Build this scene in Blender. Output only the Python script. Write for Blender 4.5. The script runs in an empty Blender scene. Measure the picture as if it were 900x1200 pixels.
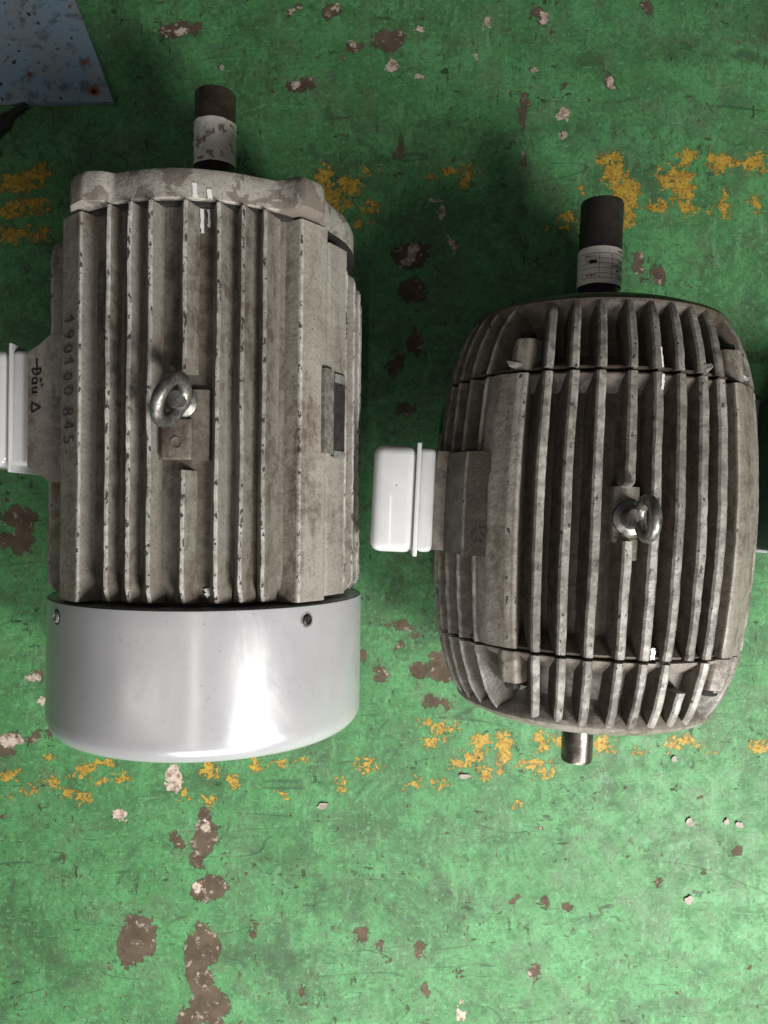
import bpy, bmesh, math, random
import numpy as np
from mathutils import Vector, noise as mnoise

random.seed(7)
SC = bpy.context.scene
COL = SC.collection
R = math.radians

# ---------------------------------------------------------------- camera
CAM_H, FPX = 1.086, 906.0
cam = bpy.data.cameras.new('camera'); cam_o = bpy.data.objects.new('camera', cam); COL.objects.link(cam_o)
cam_o.location = (0, 0, CAM_H); cam_o.rotation_euler = (0, 0, 0)
cam.sensor_fit = 'VERTICAL'; cam.sensor_height = 36.0; cam.sensor_width = 27.0
cam.lens = FPX / 1200 * 36.0
cam.clip_start = 0.01; cam.clip_end = 50
SC.camera = cam_o
SC.render.resolution_x, SC.render.resolution_y = 768, 1024

# ---------------------------------------------------------------- light (workshop interior)
w = bpy.data.worlds.new('World'); SC.world = w; w.use_nodes = True
bg = w.node_tree.nodes['Background']
bg.inputs[0].default_value = (0.95, 0.97, 1.0, 1); bg.inputs[1].default_value = 0.042

def area(name, loc, target, sx, sy, power, color):
    l = bpy.data.lights.new(name, 'AREA'); l.shape = 'RECTANGLE'; l.size = sx; l.size_y = sy
    l.energy = power; l.color = color
    o = bpy.data.objects.new(name, l); COL.objects.link(o); o.location = loc
    o.rotation_euler = (Vector(target) - Vector(loc)).to_track_quat('-Z', 'Y').to_euler()
    return o
area('door_light', (1.04, -1.02, 1.42), (0, -0.1, 0.1), 0.34, 0.85, 48, (1.0, 0.975, 0.94))
area('door_spill_light', (0.15, -1.45, 1.0), (0, -0.4, 0.0), 1.2, 0.6, 22, (1.0, 0.98, 0.96))
area('tube_light', (-0.10, -0.75, 2.5), (-0.10, -0.75, 0), 0.04, 1.7, 3.2, (1.0, 0.95, 0.88))
area('tube_light', (-1.45, -0.75, 2.45), (-0.3, -0.75, 0), 0.035, 1.7, 3.0, (1.0, 0.93, 0.85))

vs = SC.view_settings
vs.view_transform = 'Standard'; vs.look = 'None'; vs.exposure = 0.0; vs.gamma = 1.0; vs.use_curve_mapping = False

# ---------------------------------------------------------------- node helpers
class NT:
    def __init__(s, name):
        s.m = bpy.data.materials.new(name); s.m.use_nodes = True
        s.t = s.m.node_tree; s.n = s.t.nodes; s.l = s.t.links
        s.b = s.n['Principled BSDF']
        s.tc = s.n.new('ShaderNodeTexCoord')
    def val(s, sock, v):
        if isinstance(v, (int, float)): sock.default_value = v
        elif isinstance(v, tuple): sock.default_value = v if len(v) != 3 or sock.type == 'VECTOR' else (*v, 1)
        else: s.l.new(v, sock)
    def mapping(s, scale=(1, 1, 1), loc=(0, 0, 0), rot=(0, 0, 0), src=None):
        m = s.n.new('ShaderNodeMapping'); s.l.new(src or s.tc.outputs['Object'], m.inputs[0])
        m.inputs['Scale'].default_value = scale; m.inputs['Location'].default_value = loc; m.inputs['Rotation'].default_value = rot
        return m.outputs[0]
    def noise(s, scale, detail=4, rough=0.55, vec=None, dist=0.0, lac=2.0):
        detail = max(1.0, min(detail, math.log2(1300 / scale)))      # nothing finer than a pixel
        n = s.n.new('ShaderNodeTexNoise'); s.l.new(vec or s.tc.outputs['Object'], n.inputs['Vector'])
        n.inputs['Scale'].default_value = scale; n.inputs['Detail'].default_value = detail
        n.inputs['Roughness'].default_value = rough; n.inputs['Distortion'].default_value = dist
        return n.outputs['Fac']
    def voro(s, scale, vec=None, feature='F1', out='Distance', rnd=1.0):
        n = s.n.new('ShaderNodeTexVoronoi'); n.feature = feature
        s.l.new(vec or s.tc.outputs['Object'], n.inputs['Vector']); n.inputs['Scale'].default_value = scale
        n.inputs['Randomness'].default_value = rnd
        return n.outputs[out]
    def math(s, op, a, b=0.0, c=0.0, clamp=False):
        n = s.n.new('ShaderNodeMath'); n.operation = op; n.use_clamp = clamp
        for i, v in enumerate((a, b, c)): s.val(n.inputs[i], v)
        return n.outputs[0]
    def ramp(s, x, lo, hi, a=0.0, b=1.0):
        n = s.n.new('ShaderNodeMapRange'); n.interpolation_type = 'SMOOTHSTEP'
        s.val(n.inputs[0], x); n.inputs[1].default_value = lo; n.inputs[2].default_value = hi
        n.inputs[3].default_value = a; n.inputs[4].default_value = b
        return n.outputs[0]
    def mix(s, f, a, b, mode='MIX'):
        n = s.n.new('ShaderNodeMix'); n.data_type = 'RGBA'; n.blend_type = mode
        s.val(n.inputs[0], f); s.val(n.inputs[6], a); s.val(n.inputs[7], b)
        return n.outputs[2]
    def attr(s, name):
        n = s.n.new('ShaderNodeAttribute'); n.attribute_name = name
        return n.outputs['Fac']
    def bump(s, h, strength=0.3, dist=0.001, prev=None):
        n = s.n.new('ShaderNodeBump'); s.l.new(h, n.inputs['Height'])
        n.inputs['Strength'].default_value = strength; n.inputs['Distance'].default_value = dist
        if prev: s.l.new(prev, n.inputs['Normal'])
        return n.outputs[0]
    def out(s, color=None, rough=None, metal=None, normal=None, **kw):
        if color is not None: s.val(s.b.inputs['Base Color'], color)
        if rough is not None: s.val(s.b.inputs['Roughness'], rough)
        if metal is not None: s.val(s.b.inputs['Metallic'], metal)
        if normal is not None: s.l.new(normal, s.b.inputs['Normal'])
        for k, v in kw.items(): s.val(s.b.inputs[k.replace('_', ' ')], v)
        return s.m

# ---------------------------------------------------------------- materials
def mat_cast(name, light, mid, grime, grime_lo, grime_hi, seed, peel=None, worn=(0.50, 0.485, 0.45), stretch=0.14, grime_amt=0.85, chips=.15):
    t = NT(name)
    v = t.mapping((1, stretch, 1), (seed, seed * 1.7, seed * .3))
    v1 = t.mapping((1, 1, 1), (seed * 2, seed, 3))
    n1 = t.noise(11, 7, .62, v); n2 = t.noise(75, 6, .66, v1); n3 = t.noise(260, 4, .62, v1); n4 = t.noise(30, 8, .7, v)
    col = t.mix(t.ramp(n1, .40, .60), light, mid)
    n5 = t.noise(15, 6, .66, t.mapping((1, .5, 1), (seed * 5, 2, seed)))
    g = t.math('ADD', t.math('ADD', t.math('MULTIPLY', n4, .45), t.math('MULTIPLY', n5, .35)), t.math('MULTIPLY', n2, .2))
    gm = t.math('MULTIPLY', t.ramp(g, grime_lo, grime_hi), grime_amt)
    col = t.mix(gm, col, grime)
    # broad brown oil stains
    os_ = t.ramp(t.noise(8, 7, .68, t.mapping((1, .6, 1), (seed * 3, seed, 7)), .6), .51, .64, 0, .42)
    col = t.mix(os_, col, (grime[0] * 1.25, grime[1] * 1.12, grime[2] * .98))
    # fine mottling, light and dark
    col = t.mix(t.ramp(n3, .46, .68, 0, .26), col, tuple(c * .42 for c in mid))
    col = t.mix(t.ramp(n2, .55, .45, 0, .22), col, tuple(min(1, c * 1.3) for c in light))
    sp = t.ramp(t.noise(330, 3, .6, t.mapping((1, 1, 1), (seed, 8, 1))), .63, .70, 0, .45)
    col = t.mix(sp, col, tuple(c * .5 for c in grime))
    if peel:
        np_ = t.noise(24, 7, .6, t.mapping((1, 1, 1), (seed, 4, 2)), 0.6)
        pm = t.ramp(np_, .525, .545)
        col = t.mix(t.math('MULTIPLY', pm, .85), col, peel)
    wr = t.attr('wear')
    col = t.mix(t.math('MULTIPLY', wr, t.math('MULTIPLY', t.ramp(n2, .36, .60, 1.0, .45), t.ramp(n5, .36, .60, 1.0, .40))), col, worn)
    # chips: dark bare iron, denser on worn edges
    cn = t.noise(190, 3, .6, t.mapping((1, .55, 1), (seed + 5, 1, 9)))
    thr = t.math('SUBTRACT', .745, t.math('MULTIPLY', wr, chips))
    ch = t.ramp(t.math('SUBTRACT', cn, thr), 0, .012)
    col = t.mix(t.math('MULTIPLY', ch, .92), col, (.035, .028, .022))
    # little pits
    pt = t.ramp(t.noise(420, 2, .5, v1), .70, .73)
    col = t.mix(t.math('MULTIPLY', pt, .8), col, (.03, .025, .02))
    rg = t.math('ADD', t.ramp(n2, .3, .7, .42, .66), t.math('MULTIPLY', gm, -.08))
    nb = t.bump(n3, .5, .0009); nb = t.bump(n2, .35, .0022, nb); nb = t.bump(t.math('SUBTRACT', 1.0, ch), .5, .0005, nb)
    return t.out(col, rg, 0.0, nb, Specular_IOR_Level=.45)

M = {}
M['cast_a'] = mat_cast('cast_paint_grey', (.215, .199, .168), (.158, .142, .115), (.072, .054, .038), .47, .60, 1.3, chips=.165)
M['rail_a'] = mat_cast('cast_paint_rail', (.290, .270, .232), (.225, .206, .172), (.095, .073, .053), .49, .62, 3.7, chips=.165)
M['barrel_a'] = mat_cast('cast_paint_grey_stained', (.170, .151, .123), (.120, .103, .080), (.050, .038, .028), .44, .59, 2.1)
M['shield_a'] = mat_cast('cast_paint_peeling', (.37, .348, .305), (.31, .288, .25), (.13, .105, .082), .52, .66, 7.1, peel=(.165, .138, .112), stretch=1)
M['cast_b'] = mat_cast('cast_paint_oily', (.255, .233, .196), (.185, .163, .132), (.072, .055, .040), .45, .61, 4.4, worn=(.36, .34, .30), chips=.12)
M['barrel_b'] = mat_cast('cast_oil_soaked', (.112, .090, .068), (.078, .061, .045), (.040, .030, .021), .42, .60, 5.2)
M['shield_b'] = mat_cast('cast_oily_shield', (.25, .225, .20), (.185, .163, .132), (.075, .058, .043), .46, .62, 9.2, worn=(.36, .34, .30), stretch=.8)
M['fin_b'] = mat_cast('cast_oily_fin', (.122, .101, .077), (.082, .066, .049), (.038, .028, .020), .43, .59, 6.4, worn=(.40, .385, .35), chips=.105)
M['shieldfin_b'] = mat_cast('cast_oily_shield_fin', (.105, .088, .068), (.072, .058, .043), (.036, .027, .019), .43, .59, 8.4, worn=(.40, .385, .35), chips=.105)
M['pad_b'] = mat_cast('cast_pad_stained', (.090, .076, .059), (.064, .052, .039), (.05, .04, .03), .45, .62, 3.3, stretch=.5)

def mat_simple(name, col, rough, metal=0.0, var=.25, scale=60, bump=.15, spec=.5, coat=0.0):
    t = NT(name)
    n = t.noise(scale, 5, .6); n2 = t.noise(scale * 5, 3, .6)
    c = t.mix(t.ramp(n, .3, .7), col, tuple(x * (1 - var) for x in col))
    c = t.mix(t.ramp(n2, .45, .8, 0, .5), c, tuple(x * (1 - var * 1.6) for x in col))
    return t.out(c, t.ramp(n2, .3, .7, rough * .85, min(1, rough * 1.15)), metal, t.bump(n2, bump, .0006), Specular_IOR_Level=spec, Coat_Weight=coat, Coat_Roughness=.08)

def mat_cowl():
    t = NT('cowl_silver_paint')
    v = t.mapping((12, 3, 12)); n = t.noise(3, 3, .5, v); n2 = t.noise(7, 4, .6); n3 = t.noise(160, 3, .5)
    c = t.mix(t.ramp(n2, .35, .7), (.485, .485, .500), (.43, .43, .445))
    sm = t.ramp(t.noise(22, 5, .7), .62, .74, 0, .30)
    c = t.mix(sm, c, (.42, .40, .38))
    c = t.mix(t.ramp(t.noise(240, 2, .5), .71, .74, 0, .6), c, (.25, .23, .21))
    # handling scuffs: fine scratches and cloudy wipe marks
    for rot, off in ((.5, 1), (2.2, 5), (1.1, 9)):
        q = t.noise(9, 1, .4, t.mapping((.25, 1, 1), (off, off * 2, off), (0, 0, rot)))
        ln = t.math('MULTIPLY', t.ramp(t.math('ABSOLUTE', t.math('SUBTRACT', q, .5)), .0022, 0), t.ramp(t.noise(13, 3, .6, t.mapping((1, 1, 1), (off, 3, 2))), .52, .60))
        c = t.mix(t.math('MULTIPLY', ln, .35), c, (.40, .39, .38))
    wipe = t.ramp(t.noise(12, 5, .7, t.mapping((1, .5, 1), (2, 2, 6)), 1.0), .45, .65)
    r = t.math('ADD', t.math('ADD', t.ramp(n, .3, .7, .22, .27), t.math('MULTIPLY', wipe, .08)), t.math('MULTIPLY', sm, .3))
    nb = t.bump(t.noise(9, 2, .5), .12, .004); nb = t.bump(n3, .06, .0004, nb)
    return t.out(c, r, .28, nb)
M['cowl'] = mat_cowl()

def mat_enamel():
    t = NT('white_enamel')
    n = t.noise(18, 5, .6); d = t.ramp(t.noise(40, 6, .7), .60, .76, 0, .35)
    c = t.mix(t.ramp(n, .35, .65), (.60, .605, .605), (.55, .555, .56))
    c = t.mix(d, c, (.55, .50, .42))
    c = t.mix(t.ramp(t.noise(210, 2, .5), .77, .79), c, (.10, .08, .07))
    return t.out(c, .22, 0, t.bump(t.noise(30, 3, .5), .10, .002), Specular_IOR_Level=.5, Coat_Weight=.6, Coat_Roughness=.06)
M['enamel'] = mat_enamel()
M['sleeve'] = mat_simple('shaft_black', (.034, .029, .026), .5, 0, .4, 90, .1)
M['shaft_brown'] = mat_simple('shaft_brown_oiled', (.115, .082, .064), .38, .5, .5, 60, .2)
M['shaft_dark'] = mat_simple('shaft_oiled_steel', (.050, .040, .034), .34, .6, .5, 70, .2)
M['shaft_steel'] = mat_simple('shaft_bare_steel', (.22, .19, .165), .30, .85, .6, 60, .25)
def mat_zinc():
    t = NT('eyebolt_zinc')
    n = t.noise(70, 5, .65); n2 = t.noise(260, 3, .6)
    ru = t.ramp(t.noise(60, 6, .7), .54, .66, 0, .8)
    c = t.mix(t.ramp(n, .35, .65), (.30, .295, .275), (.19, .18, .168)); c = t.mix(ru, c, (.12, .085, .062))
    return t.out(c, t.math('ADD', t.ramp(n2, .3, .7, .32, .52), t.math('MULTIPLY', ru, .25)), t.math('SUBTRACT', .9, t.math('MULTIPLY', ru, .6)), t.bump(n2, .35, .0007))
M['zinc'] = mat_zinc()
M['bolt'] = mat_simple('bolt_black', (.035, .03, .027), .5, .4, .4, 120, .3)
M['plate_dark'] = mat_simple('nameplate_tarnished', (.095, .085, .083), .42, .55, .45, 90, .3)
M['bare'] = mat_simple('bare_iron', (.50, .49, .47), .38, .55, .45, 200, .6)
M['wornrim'] = mat_simple('worn_rim', (.30, .275, .24), .45, .3, .55, 160, .5)
M['mark'] = mat_simple('paint_mark_white', (.74, .73, .70), .45, 0, .04, 200, .1)
M['ink'] = mat_simple('marker_ink', (.020, .018, .020), .6, 0, .2, 300, 0)
M['ink_faded'] = mat_simple('marker_ink_faded', (.100, .058, .068), .6, 0, .35, 300, 0)
M['print'] = mat_simple('label_print', (.10, .085, .08), .6, 0, .3, 300, 0)
M['black_rubber'] = mat_simple('black_rubber', (.016, .014, .013), .62, 0, .4, 60, .4)
M['dark_steel'] = mat_simple('dark_painted_steel', (.022, .025, .026), .4, .2, .4, 40, .2)
M['lip'] = mat_simple('lip_steel', (.20, .21, .21), .5, .4, .4, 60, .2)
M['chipwhite'] = mat_simple('flake_white', (.38, .33, .28), .6, 0, .2, 300, .3)
M['dark_gap'] = mat_simple('dark_interior', (.02, .018, .016), .8, 0, .3, 40, .1)

def mat_paper(name, stain_shade):
    t = NT(name)
    n = t.noise(55, 6, .65); n2 = t.noise(140, 4, .6)
    c = t.mix(t.ramp(n2, .35, .7), (.90, .86, .80), (.82, .76, .68))
    c = t.mix(t.ramp(n, stain_shade, stain_shade + .07, 0, .85), c, (.20, .14, .09))
    return t.out(c, .42, 0, t.bump(n, .6, .002))
M['paper'] = mat_paper('label_paper', .66)
M['tape'] = mat_paper('tape_paper_oily', .53)

def mat_blue():
    t = NT('blue_plate_paint')
    n = t.noise(16, 7, .65); n2 = t.noise(60, 6, .65); n3 = t.noise(30, 6, .6, t.mapping((1, 1, 1), (4, 2, 1)))
    c = t.mix(t.ramp(n, .35, .68), (.185, .310, .420), (.255, .290, .315))
    c = t.mix(t.ramp(n2, .52, .66, 0, .75), c, (.085, .09, .105))
    c = t.mix(t.ramp(n3, .635, .67), c, (.21, .085, .035))
    c = t.mix(t.ramp(t.noise(110, 4, .6), .64, .68), c, (.035, .03, .03))
    c = t.mix(t.ramp(t.attr('wear'), .2, .9), c, (.23, .095, .04))
    return t.out(c, t.ramp(n2, .3, .7, .42, .65), .1, t.bump(n2, .4, .001))
M['blue'] = mat_blue()

def mat_floor():
    t = NT('green_floor_paint')
    big = t.noise(2.6, 4, .6); n1 = t.noise(9, 7, .66); n2 = t.noise(38, 7, .68); n3 = t.noise(150, 4, .6); n4 = t.noise(420, 3, .6)
    c = t.mix(t.ramp(n1, .40, .60), (.074, .228, .082), (.098, .298, .114))
    c = t.mix(t.ramp(n2, .47, .62, 0, .62), c, (.056, .150, .060))
    c = t.mix(t.ramp(t.noise(17, 8, .74, t.mapping((1, 1, 1), (3, 9, 0)), .5), .49, .60, 0, .60), c, (.105, .175, .090))
    c = t.mix(t.ramp(t.noise(6, 9, .76, t.mapping((1, 1, 1), (7, 1, 0)), .8), .50, .64, 0, .68), c, (.050, .092, .045))
    c = t.mix(t.ramp(n3, .47, .64, 0, .45), c, (.048, .118, .052))
    c = t.mix(t.ramp(t.noise(120, 5, .7, t.mapping((1, 1, 1), (6, 2, 3))), .54, .66, 0, .50), c, (.155, .390, .180))
    c = t.mix(t.ramp(t.noise(40, 7, .74, t.mapping((1, .3, 1), (1, 5, 0), (0, 0, .7))), .56, .66, 0, .45), c, (.150, .375, .17))
    c = t.mix(t.ramp(n4, .50, .70, 0, .40), c, (.038, .100, .048))
    # grime stains placed by shape, plus painted-in shadows of motors and shafts
    st = t.ramp(t.math('ADD', t.attr('stain_shade'), t.math('MULTIPLY', t.math('SUBTRACT', t.noise(26, 8, .74, None, .6), .5), 4.0)), .35, 1.5, 0, .55)
    c = t.mix(st, c, (.042, .070, .038))
    # hairline scratches, dark and pale
    def hair(rot, sx, off, wdt, msk):
        a = t.noise(7, 2, .4, t.mapping((sx, 1, 1), (off, off * 2, 0), (0, 0, rot)))
        l = t.ramp(t.math('ABSOLUTE', t.math('SUBTRACT', a, .5)), wdt, 0)
        mk = t.ramp(t.noise(9, 3, .6, t.mapping((1, 1, 1), (off * 3, off, 0))), msk, msk + .07)
        return t.math('MULTIPLY', l, mk)
    for rot, sx, off in ((.4, .25, 1), (2.0, .2, 4), (1.2, .3, 8)):
        c = t.mix(t.math('MULTIPLY', hair(rot, sx, off, .0035, .53), .6), c, (.028, .055, .03))
    for rot, sx, off in ((1.75, .12, 2), (.9, .15, 6)):
        c = t.mix(t.math('MULTIPLY', hair(rot, sx, off, .0022, .57), .45), c, (.17, .42, .23))
    # dark nicks
    nk = t.ramp(t.noise(80, 3, .55, t.mapping((1, .45, 1), (2, 2, 0), (0, 0, .5))), .628, .665)
    nk2 = t.ramp(t.noise(85, 3, .55, t.mapping((.45, 1, 1), (8, 5, 0), (0, 0, -.3))), .638, .675)
    nk = t.math('MULTIPLY', t.math('MAXIMUM', nk, nk2), t.ramp(t.noise(11, 5, .7, t.mapping((1, 1, 1), (9, 9, 1))), .47, .60))
    c = t.mix(t.math('MULTIPLY', nk, .8), c, (.030, .035, .022))
    nk3 = t.ramp(t.noise(200, 4, .65, t.mapping((1, 1, 1), (3, 3, 0))), .64, .69)
    c = t.mix(t.math('MULTIPLY', nk3, .7), c, (.03, .035, .022))
    fs = t.ramp(t.noise(120, 4, .68, t.mapping((1, .5, 1), (4, 14, 0), (0, 0, 1.1))), .60, .66)
    c = t.mix(t.math('MULTIPLY', fs, t.ramp(t.noise(7, 4, .7, t.mapping((1, 1, 1), (2, 6, 4))), .40, .60, .15, .85)), c, (.060, .060, .036))
    lt = t.ramp(t.noise(150, 3, .6, t.mapping((.3, 1, 1), (14, 3, 0), (0, 0, .9))), .64, .72, 0, .35)
    c = t.mix(lt, c, (.20, .46, .23))
    # small brown chips
    sc_ = t.ramp(t.noise(48, 4, .6, t.mapping((1, 1, 1), (12, 5, 0))), .672, .685)
    # large chips from shape field (mm/10)
    cf = t.attr('chip')
    e = t.math('ADD', cf, t.math('MULTIPLY', t.math('SUBTRACT', t.math('ADD', t.math('MULTIPLY', t.noise(60, 7, .72, None, .9), .55), t.math('MULTIPLY', t.noise(19, 3, .5, None, .6), .45)), .515), 6.0))
    ch = t.ramp(e, -.01, .03)
    chip = t.math('MAXIMUM', ch, sc_)
    cc = t.mix(t.ramp(n2, .35, .65), (.122, .092, .062), (.082, .061, .042))
    cc = t.mix(t.ramp(t.noise(70, 6, .7, t.mapping((1, 1, 1), (5, 5, 5))), .56, .66, 0, .85), cc, (.42, .36, .29))
    cc = t.mix(t.ramp(n4, .5, .8, 0, .5), cc, (.06, .04, .03))
    # pale chips (concrete)
    pf = t.attr('pale')
    e2 = t.math('ADD', pf, t.math('MULTIPLY', t.math('SUBTRACT', t.noise(75, 7, .72, None, .8), .5), 2.6))
    pl = t.ramp(e2, -.01, .03)
    pc = t.mix(t.ramp(t.noise(110, 5, .7), .42, .62), (.55, .47, .39), (.25, .18, .13))
    # yellow line remains
    yf = t.attr('yellow')
    ye = t.math('ADD', yf, t.math('MULTIPLY', t.math('SUBTRACT', t.noise(95, 7, .66, t.mapping((1, 1, 1), (2, 7, 0)), .8), .56), 6.0))
    ym = t.ramp(ye, .0, .05)
    yc = t.mix(t.ramp(t.noise(90, 5, .65), .38, .62), (.47, .32, .05), (.33, .205, .038))
    yc = t.mix(t.ramp(t.noise(230, 4, .6), .52, .62, 0, .8), yc, (.17, .10, .03))
    yrim = t.ramp(ye, -.45, .0, 0, .6)
    c = t.mix(yrim, c, (.075, .085, .035))
    crim = t.math('MULTIPLY', t.ramp(e, -.12, 0, 0, .6), 1.0)
    c = t.mix(crim, c, (.04, .055, .03))
    c = t.mix(ym, c, yc)
    c = t.mix(chip, c, cc)
    c = t.mix(pl, c, pc)
    hgt = t.math('SUBTRACT', t.math('MULTIPLY', ym, .35), t.math('MAXIMUM', chip, pl))
    hgt = t.math('ADD', hgt, t.math('MULTIPLY', nk, -.5))
    nb = t.bump(n2, .25, .002); nb = t.bump(n3, .25, .0008, nb); nb = t.bump(hgt, .7, .0012, nb)
    r = t.math('ADD', t.ramp(n2, .3, .7, .42, .60), t.math('MULTIPLY', t.math('MAXIMUM', chip, pl), .35))
    return t.out(c, r, 0, nb, Specular_IOR_Level=.25)
M['floor'] = mat_floor()

# ---------------------------------------------------------------- mesh helpers
def link(name, verts, faces, mat, parent=None, wear=None, sharp=38, smooth=True):
    me = bpy.data.meshes.new(name); me.from_pydata([tuple(v) for v in verts], [], faces); me.update()
    bm = bmesh.new(); bm.from_mesh(me); bmesh.ops.recalc_face_normals(bm, faces=bm.faces); bm.to_mesh(me); bm.free()
    if wear is not None:
        a = me.attributes.new('wear', 'FLOAT', 'POINT'); a.data.foreach_set('value', [float(x) for x in wear])
    if smooth:
        me.polygons.foreach_set('use_smooth', [True] * len(me.polygons)); me.set_sharp_from_angle(angle=R(sharp))
    me.materials.append(M[mat] if isinstance(mat, str) else mat)
    o = bpy.data.objects.new(name, me); COL.objects.link(o)
    if parent: o.parent = parent
    return o

def empty(name, loc, rz=0):
    o = bpy.data.objects.new(name, None); COL.objects.link(o); o.location = loc; o.rotation_euler = (0, 0, rz); o.empty_display_size = .05
    return o

def tag(o, label, cat=None, group=None, kind=None):
    o['label'] = label
    if cat: o['category'] = cat
    if group: o['group'] = group
    if kind: o['kind'] = kind
    return o

def jit(x, y, z, amp, f=60):
    n = mnoise.noise_vector(Vector((x * f, y * f, z * f))); return n.x * amp, n.y * amp, n.z * amp

def loft(name, sections, mat, parent, h, amp=.0004, wear=None, freq=60, sharp=38, cap=True):
    """sections: list of (y, [(x,z)...]) relative to the motor axis at height h; wear: per polygon point"""
    V, F, W = [], [], []
    n = len(sections[0][1])
    for y, poly in sections:
        for k, (x, z) in enumerate(poly):
            dx, dy, dz = jit(x, y, z, amp, freq)
            V.append((x + dx, y, z + h + dz))
            if wear: W.append(wear[k])
    for i in range(len(sections) - 1):
        for k in range(n):
            a = i * n + k; b = i * n + (k + 1) % n
            F.append((a, b, b + n, a + n))
    if cap:
        F.append(tuple(range(n))[::-1]); F.append(tuple((len(sections) - 1) * n + k for k in range(n)))
    return link(name, V, F, mat, parent, W if wear else None, sharp)

def lathe(name, prof, mat, parent, h, seg=96, amp=0, closed_ends=True, cx=0.0, sharp=38, rfun=None):
    """prof: list of (y, r) about the axis (x=cx, z=h)"""
    V, F = [], []
    for y, r in prof:
        for k in range(seg):
            a = 2 * math.pi * k / seg
            rr = r if rfun is None else r * rfun(a)
            x, z = rr * math.sin(a), rr * math.cos(a)
            if amp:
                d = jit(x, y, z, amp, 40); x += d[0]; z += d[2]
            V.append((x + cx, y, z + h))
    for i in range(len(prof) - 1):
        for k in range(seg):
            a = i * seg + k; b = i * seg + (k + 1) % seg
            F.append((a, b, b + seg, a + seg))
    if closed_ends:
        F.append(tuple(range(seg))[::-1]); F.append(tuple((len(prof) - 1) * seg + k for k in range(seg)))
    return link(name, V, F, mat, parent, None, sharp)

def round_poly(pts, r, n=2):
    out = []
    m = len(pts)
    for i in range(m):
        p0, p, p1 = Vector(pts[i - 1]), Vector(pts[i]), Vector(pts[(i + 1) % m])
        d0 = (p0 - p); d1 = (p1 - p); rr = min(r, d0.length * .28, d1.length * .28)
        a = p + d0.normalized() * rr; b = p + d1.normalized() * rr
        g = p + d0.normalized() * rr * 1.6; out.append((g.x, g.y))      # guard points keep the edge wear at the edge
        for k in range(n + 1):
            s = k / n
            q = a * (1 - s) ** 2 + p * 2 * s * (1 - s) + b * s ** 2
            out.append((q.x, q.y))
        g = p + d1.normalized() * rr * 1.6; out.append((g.x, g.y))
    return out

def stations(y0, y1, step):
    n = max(2, int(abs(y1 - y0) / step)); return [y0 + (y1 - y0) * i / n for i in range(n + 1)]

def fin(name, base, tip, wb, wt, y0, y1, mat, parent, h, ramp0=0.0, ramp1=0.0, tipscale=None, wear_top=1.0, amp=.0005, seed=0, fillet=.004, rnd=.0012):
    """a tapered cast rib from base to tip point (x,z rel. axis), running along y"""
    b, t = Vector(base), Vector(tip); d = (t - b); L = d.length; d.normalize(); s = Vector((d.y, -d.x))
    secs = []
    rs = random.Random(seed)
    wr = [0, 0, 0, .15, .9 * wear_top, wear_top, wear_top, .9 * wear_top, .15, 0, 0, 0]
    for y in stations(y0, y1, .0055):
        l = L
        if tipscale: l = L * tipscale(y)
        u0 = (y - y0) / ramp0 if ramp0 else 1; u1 = (y1 - y) / ramp1 if ramp1 else 1
        e = max(0.02, min(1, abs(u0), abs(u1)))
        l = l * (1 - (1 - e) ** 2 * .55)
        l -= max(0, mnoise.noise(Vector((y * 70, seed * 3.1, 1)))) * .0011 + (rs.random() < .05) * .0009
        wob = mnoise.noise(Vector((y * 14, seed * 1.7, 5))) * .0012
        prof = [(-wb - fillet, -.003), (-wb, fillet * .6), (-(wb + wt) / 2, l * .55), (-wt * 1.04, l - rnd * 1.9), (-wt, l - rnd), (-wt * .55, l), (wt * .55, l), (wt, l - rnd), (wt * 1.04, l - rnd * 1.9), ((wb + wt) / 2, l * .55), (wb, fillet * .6), (wb + fillet, -.003)]
        secs.append((y, [tuple(b + s * (u + wob * (v / L)) + d * v) for u, v in prof]))
    return loft(name, secs, mat, parent, h, amp, wr, 90)

def block(name, pts, y0, y1, mat, parent, h, rnd=.003, amp=.0005, step=.007, wear_idx=(), end_shrink=0.0):
    poly = round_poly(pts, rnd, 2)
    wr = [0] * len(poly)
    for i in wear_idx:
        for k in range(3): wr[i * 5 + 1 + k] = 1 if k == 1 else .8
    ys = stations(y0, y1, step)
    secs = []
    cx = sum(p[0] for p in poly) / len(poly); cz = sum(p[1] for p in poly) / len(poly)
    for i, y in enumerate(ys):
        sc = 1 - end_shrink if (i in (0, len(ys) - 1)) else 1
        secs.append((y, [(cx + (x - cx) * sc, cz + (z - cz) * sc) for x, z in poly]))
    return loft(name, secs, mat, parent, h, amp, wr if wear_idx else None, 70)

def rbox(name, c, size, bev, mat, parent, seg=3, taper=None):
    bm = bmesh.new(); bmesh.ops.create_cube(bm, size=1)
    for v in bm.verts:
        k = 1.0
        if taper and v.co[taper[0]] * taper[1] > 0: k = taper[2]
        v.co = Vector([v.co[i] * size[i] * (k if not taper or i != taper[0] else 1) for i in range(3)]) + Vector(c)
    if bev: bmesh.ops.bevel(bm, geom=list(bm.edges), offset=bev, segments=seg, profile=.5, affect='EDGES')
    me = bpy.data.meshes.new(name); bm.to_mesh(me); bm.free()
    me.polygons.foreach_set('use_smooth', [True] * len(me.polygons)); me.set_sharp_from_angle(angle=R(40))
    me.materials.append(M[mat]); o = bpy.data.objects.new(name, me); COL.objects.link(o)
    if parent: o.parent = parent
    return o

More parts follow.
